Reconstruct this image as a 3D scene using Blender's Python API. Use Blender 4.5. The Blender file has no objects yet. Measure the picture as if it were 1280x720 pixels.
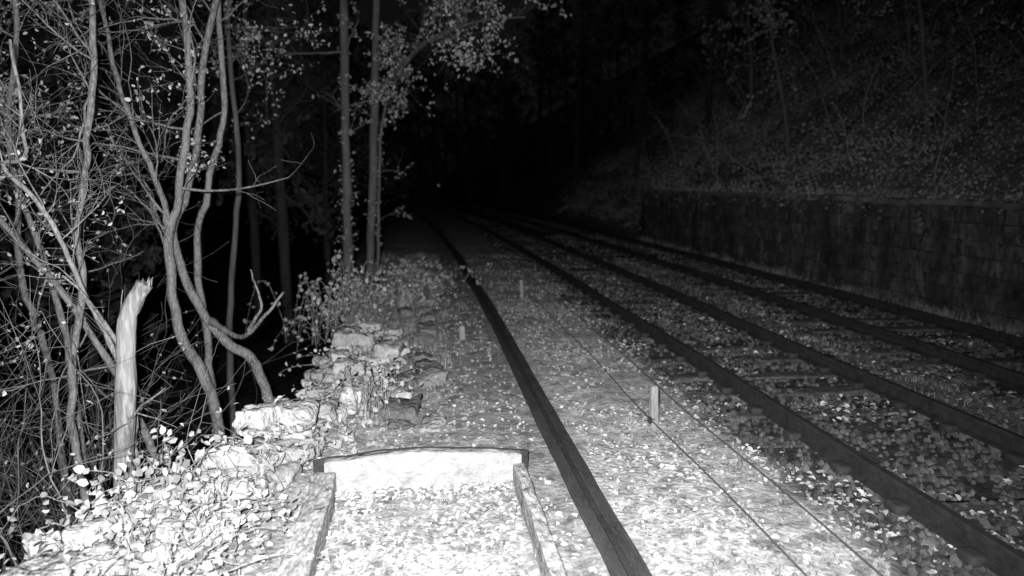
import bpy, bmesh, math, random
import numpy as np
from mathutils import Vector
rng = np.random.default_rng(7); random.seed(7)
S = bpy.context.scene
COL = S.collection

# ---------------------------------------------------------------- helpers
def vn(x, y, seed=0.0):
    x = np.asarray(x, float); y = np.asarray(y, float)
    ix = np.floor(x); iy = np.floor(y); fx = x-ix; fy = y-iy
    fx = fx*fx*(3-2*fx); fy = fy*fy*(3-2*fy)
    def h(a, b):
        v = np.sin(a*127.1+b*311.7+seed*74.7)*43758.5453
        return v-np.floor(v)
    return (h(ix,iy)*(1-fx)+h(ix+1,iy)*fx)*(1-fy)+(h(ix,iy+1)*(1-fx)+h(ix+1,iy+1)*fx)*fy
def fbm(x, y, seed=0, o=4):
    t = 0; a = .5; f = 1
    for i in range(o):
        t = t+a*vn(np.asarray(x)*f, np.asarray(y)*f, seed+i*3.3); a *= .5; f *= 2.03
    return t-.5
def edge_x(y):
    return np.interp(y, [2,4.2,5.1,6,7.3,9,12,20,60], [-2.5,-2.1,-1.85,-1.4,-1.2,-1.0,-1.2,-2.0,-3.5])
def curve_off(y): return -np.clip(np.asarray(y,float)-12,0,None)**2*.0009
def height(x, y):
    x = np.asarray(x, float); y = np.asarray(y, float)
    z = .07*fbm(x*1.3, y*1.3, 1)+.03*fbm(x*7, y*7, 5, 3)
    z = z*(1-.8*np.exp(-((x-1.15-curve_off(y))/.22)**2))
    d = np.clip(edge_x(y)-x, 0, None)
    A = np.interp(y, [3,5,7,9], [.9,1.2,1.9,2.6])
    z = z-A*(1-np.exp(-d*1.3))+np.clip(d,0,3)*.25*fbm(x*.7,y*.7,9)
    tr = np.clip((x-2.6)/.3, 0, 1)*np.clip((8.8-x)/.2, 0, 1)
    z = z-.045*tr
    wall = np.interp(y, [27.9, 29.5], [1.0, 0.0])
    start = np.clip((x-9.08)/.06, 0, 1)
    slope = np.clip(x-9.1, 0, 22)*.85
    z = z+start*1.66*wall+slope+np.clip(x-9.3,0,3)*.7*fbm(x*.5,y*.5,13)
    z = z+np.clip(-9-x,0,30)*.25
    return z
def hz(x, y): return float(height(x, y))

class Buf:
    def __init__(s): s.v=[]; s.f=[]; s.n=0
    def add(s, V, F):
        V = np.asarray(V, float); s.v.append(V); s.f.append(np.asarray(F, int)+s.n); s.n += len(V)
    def obj(s, name, mat, smooth=False, parent=None):
        me = bpy.data.meshes.new(name)
        V = np.concatenate(s.v)
        idx = np.concatenate([f.ravel() for f in s.f]).astype(np.int32)
        tot = np.concatenate([np.full(len(f), f.shape[1]) for f in s.f])
        st = np.concatenate([[0], np.cumsum(tot)[:-1]]).astype(np.int32)
        me.vertices.add(len(V)); me.vertices.foreach_set("co", V.ravel())
        me.loops.add(len(idx)); me.loops.foreach_set("vertex_index", idx)
        me.polygons.add(len(st)); me.polygons.foreach_set("loop_start", st)
        me.polygons.foreach_set("use_smooth", np.full(len(st), smooth))
        me.update(calc_edges=True)
        me.materials.append(mat)
        o = bpy.data.objects.new(name, me); COL.objects.link(o)
        if parent: o.parent = parent
        return o
def empty(name):
    o = bpy.data.objects.new(name, None); COL.objects.link(o); return o

def mat(name, c0, c1, scale=4, rough=.9, bump=.3, bscale=30, stretch=(1,1,1), island=0.0, c2=None, spec=.2, dist=.02):
    m = bpy.data.materials.new(name); m.use_nodes = True
    N = m.node_tree.nodes; L = m.node_tree.links
    b = N["Principled BSDF"]; b.inputs["Roughness"].default_value = rough
    b.inputs["Specular IOR Level"].default_value = spec
    tc = N.new("ShaderNodeTexCoord"); mp = N.new("ShaderNodeMapping"); mp.inputs["Scale"].default_value = stretch
    L.new(tc.outputs["Object"], mp.inputs[0])
    n = N.new("ShaderNodeTexNoise"); n.inputs["Scale"].default_value = scale; n.inputs["Detail"].default_value = 5
    n.inputs["Roughness"].default_value = .65
    L.new(mp.outputs[0], n.inputs[0])
    r = N.new("ShaderNodeValToRGB"); e = r.color_ramp.elements
    e[0].position=.32; e[1].position=.7
    e[0].color=(c0,)*3+(1,); e[1].color=(c1,)*3+(1,)
    L.new(n.outputs[0], r.inputs[0]); out = r.outputs[0]
    if c2 is not None:
        n2 = N.new("ShaderNodeTexNoise"); n2.inputs["Scale"].default_value = scale*7; n2.inputs["Detail"].default_value = 5
        L.new(mp.outputs[0], n2.inputs[0])
        r2 = N.new("ShaderNodeValToRGB"); r2.color_ramp.elements[0].position=.45; r2.color_ramp.elements[1].position=.62
        L.new(n2.outputs[0], r2.inputs[0])
        mx = N.new("ShaderNodeMix"); mx.data_type='RGBA'
        L.new(r2.outputs[0], mx.inputs[0]); L.new(out, mx.inputs[6]); mx.inputs[7].default_value=(c2,)*3+(1,)
        out = mx.outputs[2]
    if island > 0:
        g = N.new("ShaderNodeNewGeometry")
        mr = N.new("ShaderNodeMapRange"); mr.inputs[3].default_value = 1-island; mr.inputs[4].default_value = 1.0
        L.new(g.outputs["Random Per Island"], mr.inputs[0])
        mx = N.new("ShaderNodeMix"); mx.data_type='RGBA'; mx.blend_type='MULTIPLY'; mx.inputs[0].default_value=1
        L.new(out, mx.inputs[6]); L.new(mr.outputs[0], mx.inputs[7]); out = mx.outputs[2]
    L.new(out, b.inputs["Base Color"])
    if bump > 0:
        nb = N.new("ShaderNodeTexNoise"); nb.inputs["Scale"].default_value = bscale; nb.inputs["Detail"].default_value = 5
        L.new(mp.outputs[0], nb.inputs[0])
        bp = N.new("ShaderNodeBump"); bp.inputs["Strength"].default_value = bump; bp.inputs["Distance"].default_value = dist
        L.new(nb.outputs[0], bp.inputs["Height"]); L.new(bp.outputs[0], b.inputs["Normal"])
    return m

M_bark = mat("bark", .05, .18, 9, bump=.9, bscale=25, stretch=(1,1,.3), c2=.2)
M_barkp = mat("pale_bark", .12, .32, 9, bump=.9, bscale=25, stretch=(1,1,.3), c2=.12)
M_barkd = mat("bark_dark", .05, .12, 6, bump=0, stretch=(1,1,.25))
M_barkf = mat("bark_distant", .02, .045, 6, bump=0, stretch=(1,1,.25))  # darkened bark copy: unlit night distance painted into the colour
M_leaf = mat("live_leaf", .28, .5, 3, rough=.55, bump=0, island=.6)
M_leafh = mat("hill_leaf", .15, .4, .5, rough=.8, bump=0, island=.35)  # leaf tone lifted and evened out to paint haze over the hillside
M_leafd = mat("distant_leaf", .03, .07, 1, rough=.8, bump=0, island=.6)  # leaf colour dimmed so far trees sink into painted darkness
M_litter = mat("fallen_leaf", .35, .65, 2, rough=.7, bump=0, island=.75)
M_rail = mat("rusted_rail", .015, .035, 10, rough=.75, bump=.3, bscale=60)
M_sleeper = mat("sleeper_timber", .02, .06, 5, bump=.8, bscale=30, stretch=(.3,3,3), c2=.1)
M_chair = mat("rail_chair_iron", .02, .04, 12)
M_ballast = mat("ballast_stone", .04, .14, 3, bump=0, island=.6)
M_rubble = mat("weathered_stone", .26, .6, 3.2, bump=1, bscale=11, c2=.34, island=.45, dist=.08)
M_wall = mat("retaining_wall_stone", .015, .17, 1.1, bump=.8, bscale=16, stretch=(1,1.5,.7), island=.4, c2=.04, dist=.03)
M_cope = mat("coping_stone", .08, .2, 1.5, bump=.8, bscale=10, island=.35, dist=.04)
M_conc = mat("concrete", .16, .36, 4, bump=.9, bscale=10, c2=.24, dist=.06)
M_board = mat("weathered_board", .12, .3, 4, bump=.8, bscale=16, stretch=(2,.6,2), c2=.36, dist=.04)
M_wood = mat("stake_timber", .14, .28, 8, bump=.6, bscale=30, stretch=(3,3,.4))
M_wire = mat("wire", .05, .08, 8, bump=0)

# ground material with zones
def ground_mat():
    m = bpy.data.materials.new("ground_earth"); m.use_nodes=True
    N=m.node_tree.nodes; L=m.node_tree.links; b=N["Principled BSDF"]; b.inputs["Roughness"].default_value=.95
    b.inputs["Specular IOR Level"].default_value=.1
    tc=N.new("ShaderNodeTexCoord"); sp=N.new("ShaderNodeSeparateXYZ"); L.new(tc.outputs["Object"],sp.inputs[0])
    nz=N.new("ShaderNodeTexNoise"); nz.inputs["Scale"].default_value=1.6; nz.inputs["Detail"].default_value=7
    L.new(tc.outputs["Object"],nz.inputs[0])
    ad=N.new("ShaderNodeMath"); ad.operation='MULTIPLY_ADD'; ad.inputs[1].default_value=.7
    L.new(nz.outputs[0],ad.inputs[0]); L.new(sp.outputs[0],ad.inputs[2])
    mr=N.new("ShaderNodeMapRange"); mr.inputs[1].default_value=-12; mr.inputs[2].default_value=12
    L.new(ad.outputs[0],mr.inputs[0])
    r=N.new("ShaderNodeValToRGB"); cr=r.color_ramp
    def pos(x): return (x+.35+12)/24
    stops=[(-12,.015),(-2.4,.02),(-1.6,.18),(-.7,.36),(.1,.34),(.9,.25),(1.3,.42),(2.5,.4),(2.85,.06),(5.0,.05),(5.6,.15),(6.2,.06),(8.1,.06),(8.5,.16),(8.9,.16),(9.3,.15)]  # last stop paler: hillside haze painted into the ground colour
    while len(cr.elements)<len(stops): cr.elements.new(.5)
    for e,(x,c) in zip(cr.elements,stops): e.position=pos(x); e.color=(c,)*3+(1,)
    L.new(mr.outputs[0],r.inputs[0])
    n2=N.new("ShaderNodeTexNoise"); n2.inputs["Scale"].default_value=6; n2.inputs["Detail"].default_value=10; n2.inputs["Roughness"].default_value=.75
    L.new(tc.outputs["Object"],n2.inputs[0])
    r2=N.new("ShaderNodeValToRGB"); r2.color_ramp.elements[0].position=.36; r2.color_ramp.elements[1].position=.64
    r2.color_ramp.elements[0].color=(.3,.3,.3,1); r2.color_ramp.elements[1].color=(1.3,1.3,1.3,1)
    L.new(n2.outputs[0],r2.inputs[0])
    mx=N.new("ShaderNodeMix"); mx.data_type='RGBA'; mx.blend_type='MULTIPLY'; mx.inputs[0].default_value=1
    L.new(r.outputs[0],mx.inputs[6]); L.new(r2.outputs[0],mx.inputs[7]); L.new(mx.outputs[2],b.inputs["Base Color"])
    nb=N.new("ShaderNodeTexNoise"); nb.inputs["Scale"].default_value=22; nb.inputs["Detail"].default_value=8
    L.new(tc.outputs["Object"],nb.inputs[0])
    bp=N.new("ShaderNodeBump"); bp.inputs["Strength"].default_value=.6; bp.inputs["Distance"].default_value=.03
    L.new(nb.outputs[0],bp.inputs["Height"]); L.new(bp.outputs[0],b.inputs["Normal"])
    return m
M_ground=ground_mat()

# ---------------------------------------------------------------- ground
xs=np.concatenate([np.linspace(-150,-12,24)[:-1],np.arange(-12,-5,.3),np.arange(-5,9.6,.07),np.arange(9.6,24,.35),np.linspace(24,150,20)])
ys=np.concatenate([np.linspace(-30,1.5,15)[:-1],np.arange(1.5,14,.07),np.arange(14,32,.2),np.arange(32,60,1.0),np.linspace(60,400,25)])
X,Y=np.meshgrid(xs,ys); Z=height(X,Y)
V=np.stack([X.ravel(),Y.ravel(),Z.ravel()],1); nx=len(xs); ny=len(ys)
i,j=np.meshgrid(np.arange(nx-1),np.arange(ny-1)); a=(j*nx+i).ravel()
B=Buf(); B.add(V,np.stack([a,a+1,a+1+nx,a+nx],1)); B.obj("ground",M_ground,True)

# ---------------------------------------------------------------- leaves
def leaves(buf, P, size, tilt=None, aspect=.62, up=False):
    n=len(P); P=np.asarray(P); 
    s=np.asarray(size)*np.ones(n)
    if up:
        tl=np.abs(rng.normal(0,tilt,n)); ph=rng.uniform(0,2*np.pi,n)
        nrm=np.stack([np.sin(tl)*np.cos(ph),np.sin(tl)*np.sin(ph),np.cos(tl)],1)
    else:
        nrm=rng.normal(size=(n,3)); nrm/=np.linalg.norm(nrm,axis=1)[:,None]
    r=rng.normal(size=(n,3)); u=np.cross(nrm,r); u/=np.linalg.norm(u,axis=1)[:,None]; v=np.cross(nrm,u)
    s=s[:,None]; c=rng.uniform(.05,.35,(n,1)); w=aspect*rng.uniform(.7,1.2,(n,1))
    base=P-u*s*.5; tip=P+u*s*.5+nrm*s*.1
    l1=P-u*s*.18+v*s*w*.45+nrm*s*c; l2=P+u*s*.22+v*s*w*.36+nrm*s*c
    r1=P-u*s*.18-v*s*w*.45+nrm*s*c; r2=P+u*s*.22-v*s*w*.36+nrm*s*c
    V=np.stack([base,l1,l2,tip,r2,r1],1).reshape(-1,3)
    k=np.arange(n)[:,None]*6
    buf.add(V,np.concatenate([k+np.array([[0,3,2,1]]),k+np.array([[0,5,4,3]])]))

def scatter(n,x0,x1,y0,y1,cl=1.7,thr=0.0,ypow=1.6,seed=3):
    x=rng.uniform(x0,x1,n); y=y0+(y1-y0)*rng.uniform(0,1,n)**ypow
    k=fbm(x*cl,y*cl,seed)+rng.uniform(-.18,.18,n)>thr
    return x[k],y[k]
B=Buf()
for (n,x0,x1,y0,y1,thr,smin,smax) in [
    (13000,-1.9,1.02,2.6,20,.0,.02,.055),(15000,1.3,3.0,2.6,22,.0,.02,.055),
    (30000,2.6,8.8,3.5,30,.04,.025,.075),(4000,-.62,.62,2.4,4.9,-.2,.025,.055),(3500,-2.6,-1.2,2.6,8,-.05,.03,.06)]:
    x,y=scatter(n,x0,x1,y0,y1,thr=thr)
    k=np.abs(x-1.14-curve_off(y))>.14; x=x[k]; y=y[k]
    z=height(x,y)+rng.uniform(.004,.02,len(x))
    leaves(B,np.stack([x,y,z],1),rng.uniform(smin,smax,len(x)),.35,.75,True)
B.obj("fallen_leaves",M_litter)

# ---------------------------------------------------------------- ballast
bm=bmesh.new(); bmesh.ops.create_icosphere(bm,subdivisions=1,radius=1)
IV=np.array([v.co[:] for v in bm.verts]); IF=np.array([[v.index for v in f.verts] for f in bm.faces]); bm.free()
def stones(buf,x,y,z,r):
    n=len(x); V=IV[None]*(1+rng.uniform(-.3,.3,(n,len(IV),1)))*rng.uniform(.6,1.25,(n,1,3))*r[:,None,None]
    V=V+np.stack([x,y,z],1)[:,None]
    F=(IF[None]+(np.arange(n)*len(IV))[:,None,None]).reshape(-1,3)
    buf.add(V.reshape(-1,3),F)
B=Buf(); x,y=scatter(19000,2.75,8.75,3.2,20,thr=-.15,ypow=1.5,seed=8)
stones(B,x,y,height(x,y)+.008,rng.uniform(.018,.038,len(x)))
B.obj("track_ballast",M_ballast)
B=Buf(); x,y=scatter(6000,-1.3,2.7,2.6,14,thr=-.05,ypow=1.5,seed=18)
k=np.abs(x-1.14)>.15; x=x[k]; y=y[k]
stones(B,x,y,height(x,y)+.002,rng.uniform(.008,.03,len(x)))
B.obj("gravel",mat("pebble",.15,.4,3,bump=0,island=.6))

# ---------------------------------------------------------------- stone blocks
bm=bmesh.new(); bmesh.ops.create_cube(bm,size=2); bmesh.ops.subdivide_edges(bm,edges=bm.edges[:],cuts=5,use_grid_fill=True)
CV=np.array([v.co[:] for v in bm.verts]); CF=np.array([[v.index for v in f.verts] for f in bm.faces]); bm.free()
def block(buf,c,size,rz=0,tilt=0,rough=.03,e=10):
    s=1/((np.abs(CV)**e).sum(1)**(1/e)); V=CV*s[:,None]*np.array(size)/2
    o=rng.uniform(0,50)
    if rough:
        d=np.stack([fbm(V[:,1]*9+o,V[:,2]*9+V[:,0]*5,1,3),fbm(V[:,0]*9+o,V[:,2]*9+V[:,1]*5,2,3),fbm(V[:,0]*9+o,V[:,1]*9+V[:,2]*5,3,3)],1)
        V=V+d*rough*2
    t=tilt; ca,sa=math.cos(t),math.sin(t)
    V=np.stack([V[:,0]*ca-V[:,2]*sa,V[:,1],V[:,0]*sa+V[:,2]*ca],1)
    ca,sa=math.cos(rz),math.sin(rz)
    V=np.stack([V[:,0]*ca-V[:,1]*sa,V[:,0]*sa+V[:,1]*ca,V[:,2]],1)+np.array(c)
    buf.add(V,CF)
# ruined masonry wall along the drop
B=Buf(); yy=3.0; tops=[]
while yy<10.5:
    ex=float(edge_x(yy)); L=rng.uniform(.2,.42)
    ang=math.atan2(float(edge_x(yy+.3)-edge_x(yy-.3)),.6)
    for w in range(3):
        top=.09+.1*math.sin(yy*2.3+w)+rng.uniform(-.1,.13)-(.07 if w==2 else 0)
        z=-1.3 if w==0 else -.15
        while z<top:
            hh=rng.uniform(.07,.17)
            block(B,(ex+.1+w*.25+rng.uniform(-.06,.06),yy+rng.uniform(-.05,.05),z+hh/2),(.28*rng.uniform(.7,1.25),L*rng.uniform(.8,1.05),hh*1.04),-ang+rng.uniform(-.3,.3),rng.uniform(-.12,.12),.06,14)
            z+=hh
        tops.append((ex+.1+w*.25,yy,z))
    yy+=L
for k in range(170):
    y=rng.uniform(3.2,9.0); ex=float(edge_x(y)); x=ex+rng.uniform(-.3,.85); s=rng.uniform(.03,.15)
    block(B,(x,y,max(hz(x,y),-.1)+s*.25+.12*rng.random()),(s*1.3,s,s*.7),rng.uniform(0,3),rng.uniform(-.4,.4),.05,9)
B.obj("ruined_stone_wall",M_rubble,True)
T=np.repeat(np.array(tops),9,0); T=T+rng.normal(0,1,T.shape)*np.array([.13,.13,.015]); T[:,2]+=.02
B=Buf(); leaves(B,T,rng.uniform(.02,.06,len(T)),.5,.75,True); B.obj("leaf_litter_on_wall",M_litter)
# rough platform edging stones further along
B=Buf(); yy=6.4
while yy<22:
    L=rng.uniform(.2,.6)
    for w,x0 in enumerate((.1,-.25)):
        if rng.random()<(.5 if w else .2): continue
        block(B,(x0+rng.uniform(-.1,.06),yy,-.03+rng.uniform(-.05,.05)),(rng.uniform(.2,.34),L*.92,.22),rng.uniform(-.25,.25),rng.uniform(-.12,.12),.07,12)
    yy+=L
B.obj("edging_stones",mat("edging_stone",.12,.42,2.2,bump=1,bscale=14,island=.5,dist=.06),True)

# retaining wall right
par=empty("retaining_wall"); B=Buf()
zc=-.1; row=0
while zc<1.58:
    hh=.29 if row%2 else .26; y=4.0+rng.uniform(0,.4)
    while y<28:
        L=rng.uniform(.35,.9)
        block(B,(9.06+rng.uniform(-.02,.02),y+L/2,zc+hh/2),(.34,L-.016,hh-.014),0,0,.014,40)
        y+=L
    zc+=hh; row+=1
top=zc
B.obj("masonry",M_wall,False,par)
B=Buf(); block(B,(9.09,16,.75),(.32,23.6,1.66),0,0,0,60); B.obj("mortar",mat("mortar",.02,.05,4),False,par)
B=Buf(); y=4.0
while y<28:
    L=rng.uniform(.7,1.3); block(B,(9.04+rng.uniform(-.025,.025),y+L/2,top+.055+rng.uniform(-.02,.02)),(.46,L-.01,.11),rng.uniform(-.02,.02),0,.025,18); y+=L
B.obj("coping",M_cope,False,par)

# ---------------------------------------------------------------- rails
prof=np.array([(-.07,0),(.07,0),(.07,.012),(.012,.03),(.01,.105),(.036,.118),(.036,.15),(.028,.158),(-.028,.158),(-.036,.15),(-.036,.118),(-.01,.105),(-.012,.03),(-.07,.012)])
tprof=np.array([(-.115,-.1),(.115,-.1),(.115,.0),(.105,.012),(-.105,.012),(-.115,.0)])
def extrude(name,pr,x,z,m_,parent=None,y0=-4,y1=120,sc=1.0,step=.5,wob=.012):
    ysr=np.concatenate([np.arange(y0,30,step),np.linspace(30,y1,40)]); m=len(pr)
    V=[]
    for y in ysr:
        xo=x+wob*math.sin(y*.6+x)+float(curve_off(y))+wob*1.5*float(fbm(y*1.7,x,6))
        V.append(np.stack([pr[:,0]*sc+xo,np.full(m,y),pr[:,1]*sc+z+wob*.5*math.sin(y*.9+x*2)],1))
    V=np.concatenate(V); F=[]
    for k in range(len(ysr)-1):
        for q in range(m): F.append((k*m+q,(k+1)*m+q,(k+1)*m+(q+1)%m,k*m+(q+1)%m))
    b=Buf(); b.add(V,F); return b.obj(name,m_,False,parent)
for (xa,xb) in ((3.28,4.78),(6.42,7.92)):
    par=empty("railway_track")
    extrude("rail_near",prof,xa,.0,M_rail,par); extrude("rail_far",prof,xb,.0,M_rail,par)
    B=Buf(); C=Buf(); y=-2.0
    while y<70:
        xo=float(curve_off(y))
        block(B,((xa+xb)/2+rng.uniform(-.08,.08)+xo,y,-.118+rng.uniform(-.03,.012)),(2.5,.25,.2),rng.uniform(-.03,.03),rng.uniform(-.008,.008),.03,20)
        for xx in (xa,xb):
            for sd in (-1,1):
                block(C,(xx+xo+sd*.085,y,.012),(.12,.15,.07),0,0,0,5)
        y+=.71+rng.uniform(-.04,.04)
    B.obj("sleepers",M_sleeper,True,par); C.obj("rail_chairs",M_chair,True,par)
par=empty("siding_rail"); extrude("rail_bar",prof,1.13,-.02,M_rail,par,sc=.5)
extrude("longitudinal_timber",tprof,1.15,.012,mat("dark_timber",.015,.06,5,bump=.6,stretch=(3,.5,3),c2=.04),par,step=.15,wob=.016)

# ---------------------------------------------------------------- concrete trough
par=empty("concrete_trough")
def slab(name,x0,x1,y0,y1,z0,zt,nx=24,ny=24,rough=.006,arch=0,m=None):
    xs=np.linspace(x0,x1,nx); ys=np.linspace(y0,y1,ny); X,Y=np.meshgrid(xs,ys)
    T=zt+rough*2*fbm(X*9,Y*0+3 if y1-y0<1 else Y*9,3)+arch*np.cos(X/1.5*np.pi)+.03*fbm(X*3,(Y*0 if y1-y0<1 else Y*1.2),8)
    edge=(X==x0)|(X==x1)|(Y==y0)|(Y==y1); T=T-np.where(edge,.004,0)
    wob=(.05 if y1-y0>1 else .0)*fbm(Y*2.0,Y*0+x0,4)
    Vt=np.stack([(X+wob).ravel(),Y.ravel(),T.ravel()],1); Vb=Vt.copy(); Vb[:,2]=z0
    i,j=np.meshgrid(np.arange(nx-1),np.arange(ny-1)); a=(j*nx+i).ravel()
    F=[np.stack([a,a+1,a+1+nx,a+nx],1)]; n=nx*ny
    loop=list(range(nx))+[k*nx+nx-1 for k in range(1,ny)]+[(ny-1)*nx+k for k in range(nx-2,-1,-1)]+[k*nx for k in range(ny-2,0,-1)]
    S_=[(loop[(q+1)%len(loop)],loop[q],loop[q]+n,loop[(q+1)%len(loop)]+n) for q in range(len(loop))]
    b=Buf(); b.add(np.concatenate([Vt,Vb]),np.concatenate([F[0],np.array(S_)[:,::-1]])); return b.obj(name,m or M_conc,False,par)
slab("side_board_1",-.79,-.62,1.2,4.98,-.2,.17,10,80,.02,m=M_board)
slab("side_board_2",.64,.72,1.2,4.98,-.2,.17,10,80,.02,m=M_board)
slab("end_wall",-.71,.70,4.985,5.07,-.2,.23,60,8,arch=.05)
slab("end_lip",-.80,.76,5.073,5.095,-.2,.232,60,4,arch=.051,m=M_rail)
B=Buf(); n=400; x=rng.uniform(-.65,.65,n); leaves(B,np.stack([x,4.97-rng.exponential(.07,n),height(x,x*0+4.9)+rng.uniform(0,.05,n)],1),rng.uniform(.03,.06,n),.5,.75,True); B.obj("drifted_leaves",M_litter,False,par)

# ---------------------------------------------------------------- stakes and wires
def tube_pts(buf,P,R,k=6,cap=True):
    P=np.asarray(P,float); n=len(P); R=np.asarray(R)*np.ones(n)
    T=np.gradient(P,axis=0); T/=np.linalg.norm(T,axis=1)[:,None]+1e-9
    m=np.abs(T.mean(0)); ref=np.eye(3)[np.argmin(m)]
    A=np.cross(T,ref); A/=np.linalg.norm(A,axis=1)[:,None]+1e-9; Bq=np.cross(T,A)
    th=np.arange(k)*2*np.pi/k
    V=P[:,None]+R[:,None,None]*(A[:,None]*np.cos(th)[None,:,None]+Bq[:,None]*np.sin(th)[None,:,None])
    q=np.arange(k); a=(np.arange(n-1)[:,None]*k+q).ravel(); b=(np.arange(n-1)[:,None]*k+(q+1)%k).ravel()
    buf.add(V.reshape(-1,3),np.stack([a,b,b+k,a+k],1))
    if cap and k>2:
        V2=V[-1]; buf.add(np.concatenate([V2,P[-1:]+T[-1]*R[-1]*.3]),[(i,(i+1)%k,k) for i in range(k)])
for (x,y,h,w) in ((2.07,6.1,.385,.075),(1.9,13.6,.34,.07),(.55,9.95,.2,.08)):
    par=empty("signal_wire_stake" if x>1 else "marker_stake")
    z0=hz(x,y)
    B=Buf(); block(B,(x,y,z0+h/2-.05),(w,w*.8,h+.1),.15,.03,.006,14); B.obj("post",M_wood,True,par)
    if x>1:
        B=Buf()
        for sd in (0,1):
            th=np.linspace(0,2*np.pi,13); 
            tube_pts(B,np.stack([np.full(13,x-.045-.012*sd),y-.05+.028*np.cos(th),z0+.08+.028*np.sin(th)],1),.006,5,False)
        tube_pts(B,[(x-.09,y-.05,z0+.08),(x-.04,y-.05,z0+.08),(x,y-.03,z0+.08)],.006,5)
        B.obj("wire_pulley",M_chair,True,par)
for xw in (2.06,2.47):
    B=Buf(); ysw=np.arange(-2,60,.35); P=[(xw+.012*math.sin(y*1.7)+float(curve_off(y)),y,.05+.012*math.sin(y*.8)+.02) for y in ysw]
    tube_pts(B,P,.0065,5); B.obj("signal_wire",M_wire,True)

# ---------------------------------------------------------------- trees
def catmull(P,m=6):
    P=np.asarray(P,float); Q=np.concatenate([[2*P[0]-P[1]],P,[2*P[-1]-P[-2]]]); out=[]
    for i in range(1,len(Q)-2):
        for t in np.arange(m)/m:
            a,b,c,d=Q[i-1],Q[i],Q[i+1],Q[i+2]
            out.append(.5*((2*b)+(-a+c)*t+(2*a-5*b+4*c-d)*t*t+(-a+3*b-3*c+d)*t**3))
    out.append(P[-1]); return np.array(out)
def unit(v): return v/(np.linalg.norm(v)+1e-9)
def grow(buf,p,d,length,r,lev,tips,wig=.28,k=5,droop=0.04):
    n=max(4,int(length/.12)); st=length/n; P=[np.array(p)]; d=unit(np.array(d))
    for i in range(n):
        d=unit(d+rng.normal(0,wig,3)*.6+np.array([0,0,.05-droop])); P.append(P[-1]+d*st)
    P=np.array(P); R=np.linspace(r,max(r*.3,.002),len(P)); tube_pts(buf,P,R,k,False)
    if lev<=1: tips.extend(P[len(P)//3:])
    if lev>0:
        nb=rng.integers(3,6) if length>.5 else rng.integers(2,4)
        for i in range(nb):
            q=rng.integers(max(1,len(P)//4),len(P)); dd=unit(P[q]-P[q-1]); dd=unit(dd+rng.normal(0,.65,3))
            grow(buf,P[q],dd,length*rng.uniform(.35,.65),R[q]*.7,lev-1,tips,wig,3,droop)
def tree(name,trunks,nb=14,bl=1.2,leafp=.4,lsize=.05,bark=None,leafmat=None,lev=2,k=8,start=.3,side=None,ground=True,jit=.015,zfree=-9,ivy=0):
    par=empty(name); B=Buf(); tips=[]; iv=[]
    for (pts,r0,r1) in trunks:
        pts=[tuple(q) for q in pts]
        if ground:
            x,y,z=pts[-1]; g=hz(x,y)
            if z>g-.1: pts.append((x+.05,y,g-.15))
        P=catmull(pts[::-1],8); P=P+np.stack([fbm(P[:,2]*3+7,P[:,0],4),fbm(P[:,2]*3,P[:,1],5),0*P[:,0]],1)*jit*4
        R=np.linspace(r0,r1,len(P))*(1+.2*fbm(np.arange(len(P))*.5,P[:,0]*0+r0*99,2)*2)
        R[0:2]*=1.35
        tube_pts(B,P,R,k)
        if ivy:
            q=rng.integers(0,len(P),ivy); d=rng.normal(0,1,(ivy,3)); d[:,2]*=.3; d/=np.linalg.norm(d,axis=1)[:,None]
            iv.append(P[q]+d*(R[q]*1.3+rng.exponential(.05,ivy))[:,None]+rng.uniform(-.15,.15,(ivy,1))*np.array([0,0,1]))
        for i in range(nb):
            t=rng.uniform(start,1)**.8; q=min(int(t*(len(P)-1)),len(P)-2)
            if P[q][2]<zfree: continue
            d=unit(rng.normal(0,1,3)+np.array([0,0,.6])+(np.array(side) if side else 0))
            grow(B,P[q],d,bl*rng.uniform(.4,1.1),R[q]*rng.uniform(.22,.42),lev,tips)
    B.obj("trunk_and_branches",bark or M_bark,True,par)
    if leafp>0 and tips:
        T=np.array(tips); keep=(rng.random(len(T))<leafp)&(fbm(T[:,0]*1.4+3,T[:,2]*1.4+T[:,1],6)>-.08); T=T[keep]
        T=T+rng.normal(0,.03,T.shape)
        if iv: T=np.concatenate([T]+iv)
        if len(T):
            L=Buf(); leaves(L,T,rng.uniform(.6,1.2,len(T))*lsize); L.obj("leaves",leafmat or M_leaf,False,par)
    return par
def W(y,pts): return [(a,y+(i*.04),b) for i,(a,b) in enumerate(pts)]
LS=(-.7,.15,.1)
tree("alder_tree",[(W(6.0,[(-3.0,3.25),(-2.98,2.44),(-3.15,2.31),(-2.84,1.81),(-2.71,1.25),(-2.46,.5),(-2.43,-.12)]),.03,.012)],16,1.0,.2,.04,lev=2,jit=.03,bark=M_barkp,side=LS)
tree("alder_tree",[(W(6.6,[(-2.66,5.0),(-2.68,4.2),(-2.71,3.08),(-2.92,2.05),(-3.02,1.23),(-3.19,.47),(-3.18,-.28)]),.042,.02)],26,1.2,.4,.045,lev=2,side=LS,jit=.03)
tree("alder_tree",[(W(8.0,[(-2.4,5.6),(-2.41,4.76),(-2.35,3.26),(-2.58,2.02),(-2.72,1.35),(-2.66,.52),(-2.37,-.15),(-2.3,-1.4)]),.068,.026),
    ([(-3.3,8.2,4.6),(-3.1,8.1,3.4),(-2.85,8.1,2.5),(-2.66,8.15,1.7)],.035,.018)],18,1.3,.9,side=LS,zfree=1.2,ground=False,jit=.03)
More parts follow.
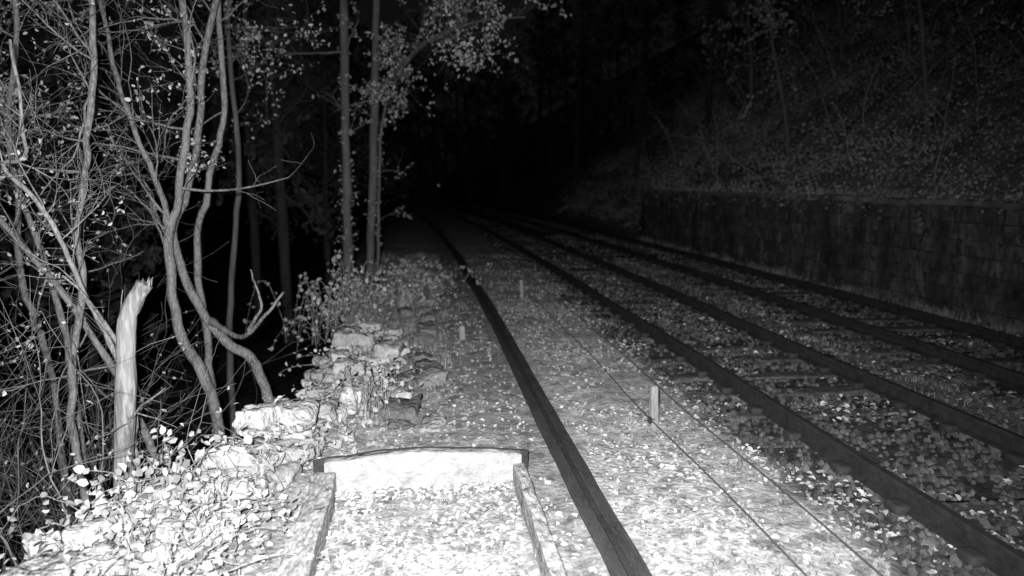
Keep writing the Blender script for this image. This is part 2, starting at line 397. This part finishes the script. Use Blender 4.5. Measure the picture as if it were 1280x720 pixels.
tree("alder_tree",[(W(8.5,[(-1.85,5.6),(-1.99,4.75),(-2.3,3.69),(-2.52,2.45),(-2.81,1.56),(-2.65,.86),(-2.32,.33),(-1.99,.02),(-1.8,-.8)]),.066,.026),
    ([(-1.4,7.5,1.09),(-1.6,7.6,.85),(-1.83,7.8,.62),(-2.05,8.1,.52),(-2.4,8.5,.62)],.035,.012),
    ([(-1.72,7.5,1.33),(-1.64,7.55,.95),(-1.83,7.75,.65)],.02,.007)] ,18,1.1,1,ground=False,side=(-.3,0,.3),zfree=3.0,jit=.03)
tree("alder_tree",[(W(9.0,[(-2.2,6),(-2.3,4.9),(-2.27,3.2),(-2.53,2.18),(-2.74,1.25),(-2.67,.31),(-2.6,-1.4)]),.055,.026)],22,1.3,1,zfree=2.9,jit=.03)
tree("alder_tree",[(W(7.2,[(-4.4,2.6),(-3.9,1.9),(-3.46,1.24),(-3.0,.3),(-2.7,-.6)]),.045,.022),
     (W(7.6,[(-3.9,5.2),(-3.75,3.9),(-3.95,2.5),(-3.7,1.2),(-3.6,.0)]),.04,.02),
     (W(8.4,[(-4.9,5.2),(-4.6,3.9),(-4.3,2.5),(-4.4,1.2),(-4.2,.0)]),.045,.02)],18,1.3,.7)
tree("alder_tree",[(W(15,[(-1.3,8.2),(-1.39,6.76),(-1.48,2.66),(-1.5,.53),(-1.5,-.9)]),.12,.06)],30,1.2,.9,.075,start=.12,zfree=2.6,ivy=600,bark=M_barkd,leafmat=M_leafh)
tree("alder_tree",[(W(15.6,[(-.6,8.2),(-.76,6.9),(-.93,3.5),(-1.1,.48),(-1.15,-.3)]),.11,.06),
     ([(1.9,13.2,5.1),(1.1,13.9,5.15),(.2,14.6,4.9),(-.85,15.5,4.0)],.05,.012),
     ([(.9,12.6,4.6),(.1,13.8,4.7),(-.9,15.5,3.9)],.04,.01)],24,1.1,.9,.08,start=.12,ground=False,zfree=3.6,bark=M_barkd)
tree("alder_tree",[(W(15.2,[(-.42,5.0),(-.79,3.0),(-.9,.6),(-.95,-.3)]),.045,.02)],12,.7,.5,.06,zfree=1.2,ivy=220,bark=M_barkd,leafmat=M_leafh)
tree("alder_tree",[(W(12,[(-2.6,6.6),(-2.9,4.5),(-2.85,2.5),(-3.1,.5),(-3.2,-1.5)]),.06,.03)],34,1.6,1,.065,zfree=3.2,bark=M_barkd,side=(.3,0,.1))
# broken stump trunk
par=empty("broken_tree_stump"); B=Buf()
P=catmull([(-2.38,5.8,-.9),(-2.38,5.8,-.1),(-2.32,5.8,.56),(-2.28,5.82,1.1),(-2.22,5.84,1.28),(-2.14,5.86,1.42)],8)
tube_pts(B,P,np.linspace(.085,.06,len(P))*(1+.1*fbm(np.arange(len(P))*.3,np.zeros(len(P)),3)*3),14)
for k in range(7):
    a=rng.uniform(0,6.28); b0=P[-1]+np.array([.035*math.cos(a),.035*math.sin(a),-.03]); tube_pts(B,[b0,b0+np.array([.015,0,.03]),b0+np.array([.03,0,.04+.04*rng.random()])],[.018,.01,.002],4)
B.obj("trunk",mat("stump_bark",.1,.24,5,bump=1,bscale=25,stretch=(1,1,.2),c2=.26),True,par)
B=Buf(); t_=[]
grow(B,P[20],(-.4,-.1,.7),.8,.02,1,t_); grow(B,P[12],(.6,-.2,.6),.6,.015,1,t_); B.obj("side_shoots",M_bark,True,par)

# undergrowth thicket (left bank): confined to the bank, thinning towards the gap
B=Buf(); t_=[]
for k in range(230):
    y=rng.uniform(4.8,11); x=float(edge_x(y))-rng.uniform(.4,5.0); z=hz(x,y)
    if x/y>-.37: continue
    grow(B,(x,y,z-.05),(rng.normal(-.25,.35),rng.normal(.1,.25),1),min(rng.uniform(.8,3.4),.7+2.2*(float(edge_x(y))-x)),rng.uniform(.004,.012),1 if k%3 else 2,t_,wig=.22,k=4)
B.obj("undergrowth_thicket",mat("twig_bark",.06,.2,6,bump=0),True)
T=np.array(t_); T=T[rng.random(len(T))<.1]; L=Buf(); leaves(L,T,rng.uniform(.03,.055,len(T))); L.obj("undergrowth_leaves",M_leaf)

# brambles
def bramble(name,cx,cy,n,spread,ls,hgt=.4,dens=2.2):
    par=empty(name); B=Buf(); tp=[]
    for k in range(n):
        x=cx+rng.normal(0,spread); y=cy+rng.normal(0,spread*1.2); z=max(hz(x,y),-.35 if x<float(edge_x(y)) else -.1)+.05
        a=rng.uniform(0,6.28); L=rng.uniform(.25,.8); m=12; s=np.linspace(0,1,m)
        P=np.stack([x+math.cos(a)*L*s,y+math.sin(a)*L*s,z+hgt*rng.uniform(.5,1.3)*4*s*(1-s)*.9+.05*s],1)+rng.normal(0,.008,(m,3))
        tube_pts(B,P,np.linspace(.006,.002,m),4); tp.append(P[2:])
    B.obj("stems",M_barkp,True,par)
    T=np.concatenate(tp); T=np.repeat(T,int(dens) ,0); T=T[rng.random(len(T))<.7]; T=T+rng.normal(0,.035,T.shape)
    L=Buf(); leaves(L,T,rng.uniform(.5,1.15,len(T))*ls,aspect=.85); L.obj("leaves",M_leaf,False,par)
bramble("bramble_bush",-1.6,4.5,34,.26,.06,.2)
bramble("bramble_bush",-1.35,3.8,26,.25,.055,.15)
bramble("bramble_bush",-1.95,5.1,22,.2,.07,.4)
bramble("bramble_bush",-.45,6.7,14,.13,.065,.35)
bramble("bramble_bush",-1.3,5.6,10,.15,.05,.15)
bramble("bramble_bush",-.8,8.0,14,.2,.05,.15)
bramble("bramble_bush",-1.35,11.5,34,.28,.08,.9)
bramble("bramble_bush",-.7,12.5,50,.5,.07,.35)
bramble("bramble_bush",-.3,15,50,.6,.08,.4)

# grass tufts
B=Buf()
def tuft(x,y,n,h,sp):
    z=hz(x,y)
    for k in range(n):
        a=rng.uniform(0,6.28); px=x+rng.normal(0,sp); py=y+rng.normal(0,sp); hh=h*rng.uniform(.5,1.2); l=hh*rng.uniform(.2,.8)
        w=.004+.003*rng.random(); dx,dy=math.cos(a),math.sin(a)
        V=[]; 
        for t in (0,.4,.75,1):
            ww=w*(1-t*.9); V+= [(px+dx*l*t*t-dy*ww,py+dy*l*t*t+dx*ww,z+hh*t*(1-.25*t)),(px+dx*l*t*t+dy*ww,py+dy*l*t*t-dx*ww,z+hh*t*(1-.25*t))]
        B.add(V,[(0,1,3,2),(2,3,5,4),(4,5,7,6)])
for k in range(260):
    y=rng.uniform(6.5,22); tuft(rng.uniform(-1.2,.4) if y>8 else rng.uniform(-.9,-.3),y,22,.2,.07)
for k in range(110):
    tuft(rng.uniform(8.45,8.85),rng.uniform(7,28),24,.18,.1)
for k in range(45):
    tuft(5.6+rng.normal(0,.15),rng.uniform(6,20),16,.1,.06)
B.obj("grass_tufts",mat("grass_blade",.14,.34,3,bump=0,island=.5))

# ---------------------------------------------------------------- right hillside
B=Buf(); pts=[]
for k in range(1100):
    x=9.35+13*rng.random()**1.1; y=rng.uniform(5,48); z=hz(x,y); r=rng.uniform(.25,1.2); n=int(110*r+20)
    d=rng.normal(0,1,(n,3)); d*=np.array([r*.5,r*.6,r*.4]); d[:,2]=np.abs(d[:,2])
    pts.append(d+np.array([x,y,z]))
for k in range(150):   # growth spilling over the coping
    y=rng.uniform(6,28); n=45; pts.append(rng.normal(0,1,(n,3))*np.array([.13,.3,.14])+np.array([9.12,y,1.85-.25*rng.random()**3]))
P=np.concatenate(pts); P=P[P[:,0]>8.75]; leaves(B,P,rng.uniform(.04,.09,len(P))); B.obj("hillside_scrub",M_leafh)
B=Buf(); t_=[]
M_sap=mat("sapling_bark",.15,.3,6,bump=0)
for k in range(90):
    x=9.4+10*rng.random(); y=rng.uniform(6,40); grow(B,(x,y,hz(x,y)-.05),(rng.normal(-.3,.4),rng.normal(0,.4),1),rng.uniform(1,3.5),rng.uniform(.01,.02),1,t_,wig=.15)
B.obj("hillside_saplings",M_sap,True)
for (x,y) in ((10.6,11.2),(11.2,15),(12.8,13.2),(10.4,19.5),(13.5,19),(11.8,25),(15.5,17.5),(14.5,24)):
    z=hz(x,y); lx=rng.uniform(-2.0,-.3); H=rng.uniform(5,8)
    tree("sycamore_tree",[([(x+lx,y+rng.normal(0,.5),z+H),(x+lx*.6,y,z+H*.6),(x+lx*.2,y,z+H*.25),(x,y,z-.2)],.07,.03)],18,1.9,1.0,.1,M_barkd,M_leafh,start=.2,ground=False)

# ---------------------------------------------------------------- background trees, shared meshes
proto=[]
for k in range(3):
    H=rng.uniform(8,11)
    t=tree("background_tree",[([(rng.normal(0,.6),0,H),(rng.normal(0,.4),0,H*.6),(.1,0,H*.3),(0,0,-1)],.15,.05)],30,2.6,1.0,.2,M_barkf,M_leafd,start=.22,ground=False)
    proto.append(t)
spots=[(-6.5,15),(-8.5,13),(-3.8,21),(-7.5,19),(-3.4,27),(-5.5,25),(-9.5,23),(-3.6,34),(-7,32),(-2.8,44),(-6,46),(-11,38),(11.5,38),(13.5,33),(10.8,50),(14,48),(-4,60),(12,66),(-1.5,82),(6,88),(2,95),(9.5,80),(-7,75),(-14,28),(15,60),
 (18,40),(19,52),(22,44),(20,64),(24,58),(17,75),(22,80),(14,85),(-3,100),(8,105),(13,100),(26,50),(23,35),(25,70),(4,110),(19,95),(-2,115),(-6,68),(-2.5,68),(8,72),(10,92),(5,98),(-5,90),(0,105)]
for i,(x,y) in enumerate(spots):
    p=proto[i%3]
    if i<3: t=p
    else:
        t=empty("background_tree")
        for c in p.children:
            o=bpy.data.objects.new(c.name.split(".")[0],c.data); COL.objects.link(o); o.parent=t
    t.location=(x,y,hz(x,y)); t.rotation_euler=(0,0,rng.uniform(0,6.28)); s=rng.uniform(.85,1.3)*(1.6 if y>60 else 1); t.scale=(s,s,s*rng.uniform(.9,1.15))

# distant signal with a small lit lamp
par=empty("railway_signal"); B=Buf(); tube_pts(B,[(1.5,60,-.2),(1.5,60,1.2),(1.5,60,2.4)],.06,8); block(B,(1.5,60,1.95),(.3,.2,.6),0,0,0,10); B.obj("post_and_head",M_chair,True,par)
me=mat("signal_lamp",.6,.6,bump=0); bs=me.node_tree.nodes["Principled BSDF"]; bs.inputs["Emission Color"].default_value=(1,1,1,1); bs.inputs["Emission Strength"].default_value=.3
B=Buf(); B.add(IV*np.array([.05,.02,.05])+np.array([1.5,59.88,1.95]),IF); B.obj("lamp_lens",me,True,par)

# ---------------------------------------------------------------- light
ld=bpy.data.lights.new("infrared_floodlight",'SPOT'); ld.energy=5400; ld.spot_size=math.radians(112); ld.spot_blend=1.0; ld.shadow_soft_size=.06
lo=bpy.data.objects.new("infrared_floodlight",ld); COL.objects.link(lo); lo.location=(-.12,-.05,2.36)
lo.rotation_euler=(Vector((-.15,6.5,.1))-Vector(lo.location)).to_track_quat('-Z','Y').to_euler()
w=bpy.data.worlds.new("World"); S.world=w; w.use_nodes=True; N=w.node_tree.nodes; L=w.node_tree.links
sk=N.new("ShaderNodeTexSky"); sk.sky_type='NISHITA'; sk.sun_disc=False; sk.sun_elevation=math.radians(2); sk.sun_rotation=math.radians(200)
bw=N.new("ShaderNodeRGBToBW"); L.new(sk.outputs[0],bw.inputs[0]); L.new(bw.outputs[0],N["Background"].inputs[0]); N["Background"].inputs[1].default_value=.0024

# ---------------------------------------------------------------- camera
cd=bpy.data.cameras.new("camera"); cd.sensor_width=36; cd.lens=36*900/1280; cd.clip_end=1000; cd.clip_start=.05
cd.dof.use_dof=True; cd.dof.focus_distance=5.5; cd.dof.aperture_fstop=.95
co=bpy.data.objects.new("camera",cd); COL.objects.link(co); co.location=(0,0,2.2)
co.rotation_euler=(math.radians(90-8.344),0,math.radians(-7.2)); S.camera=co
S.view_settings.view_transform='Standard'; S.view_settings.look='None'; S.view_settings.exposure=0
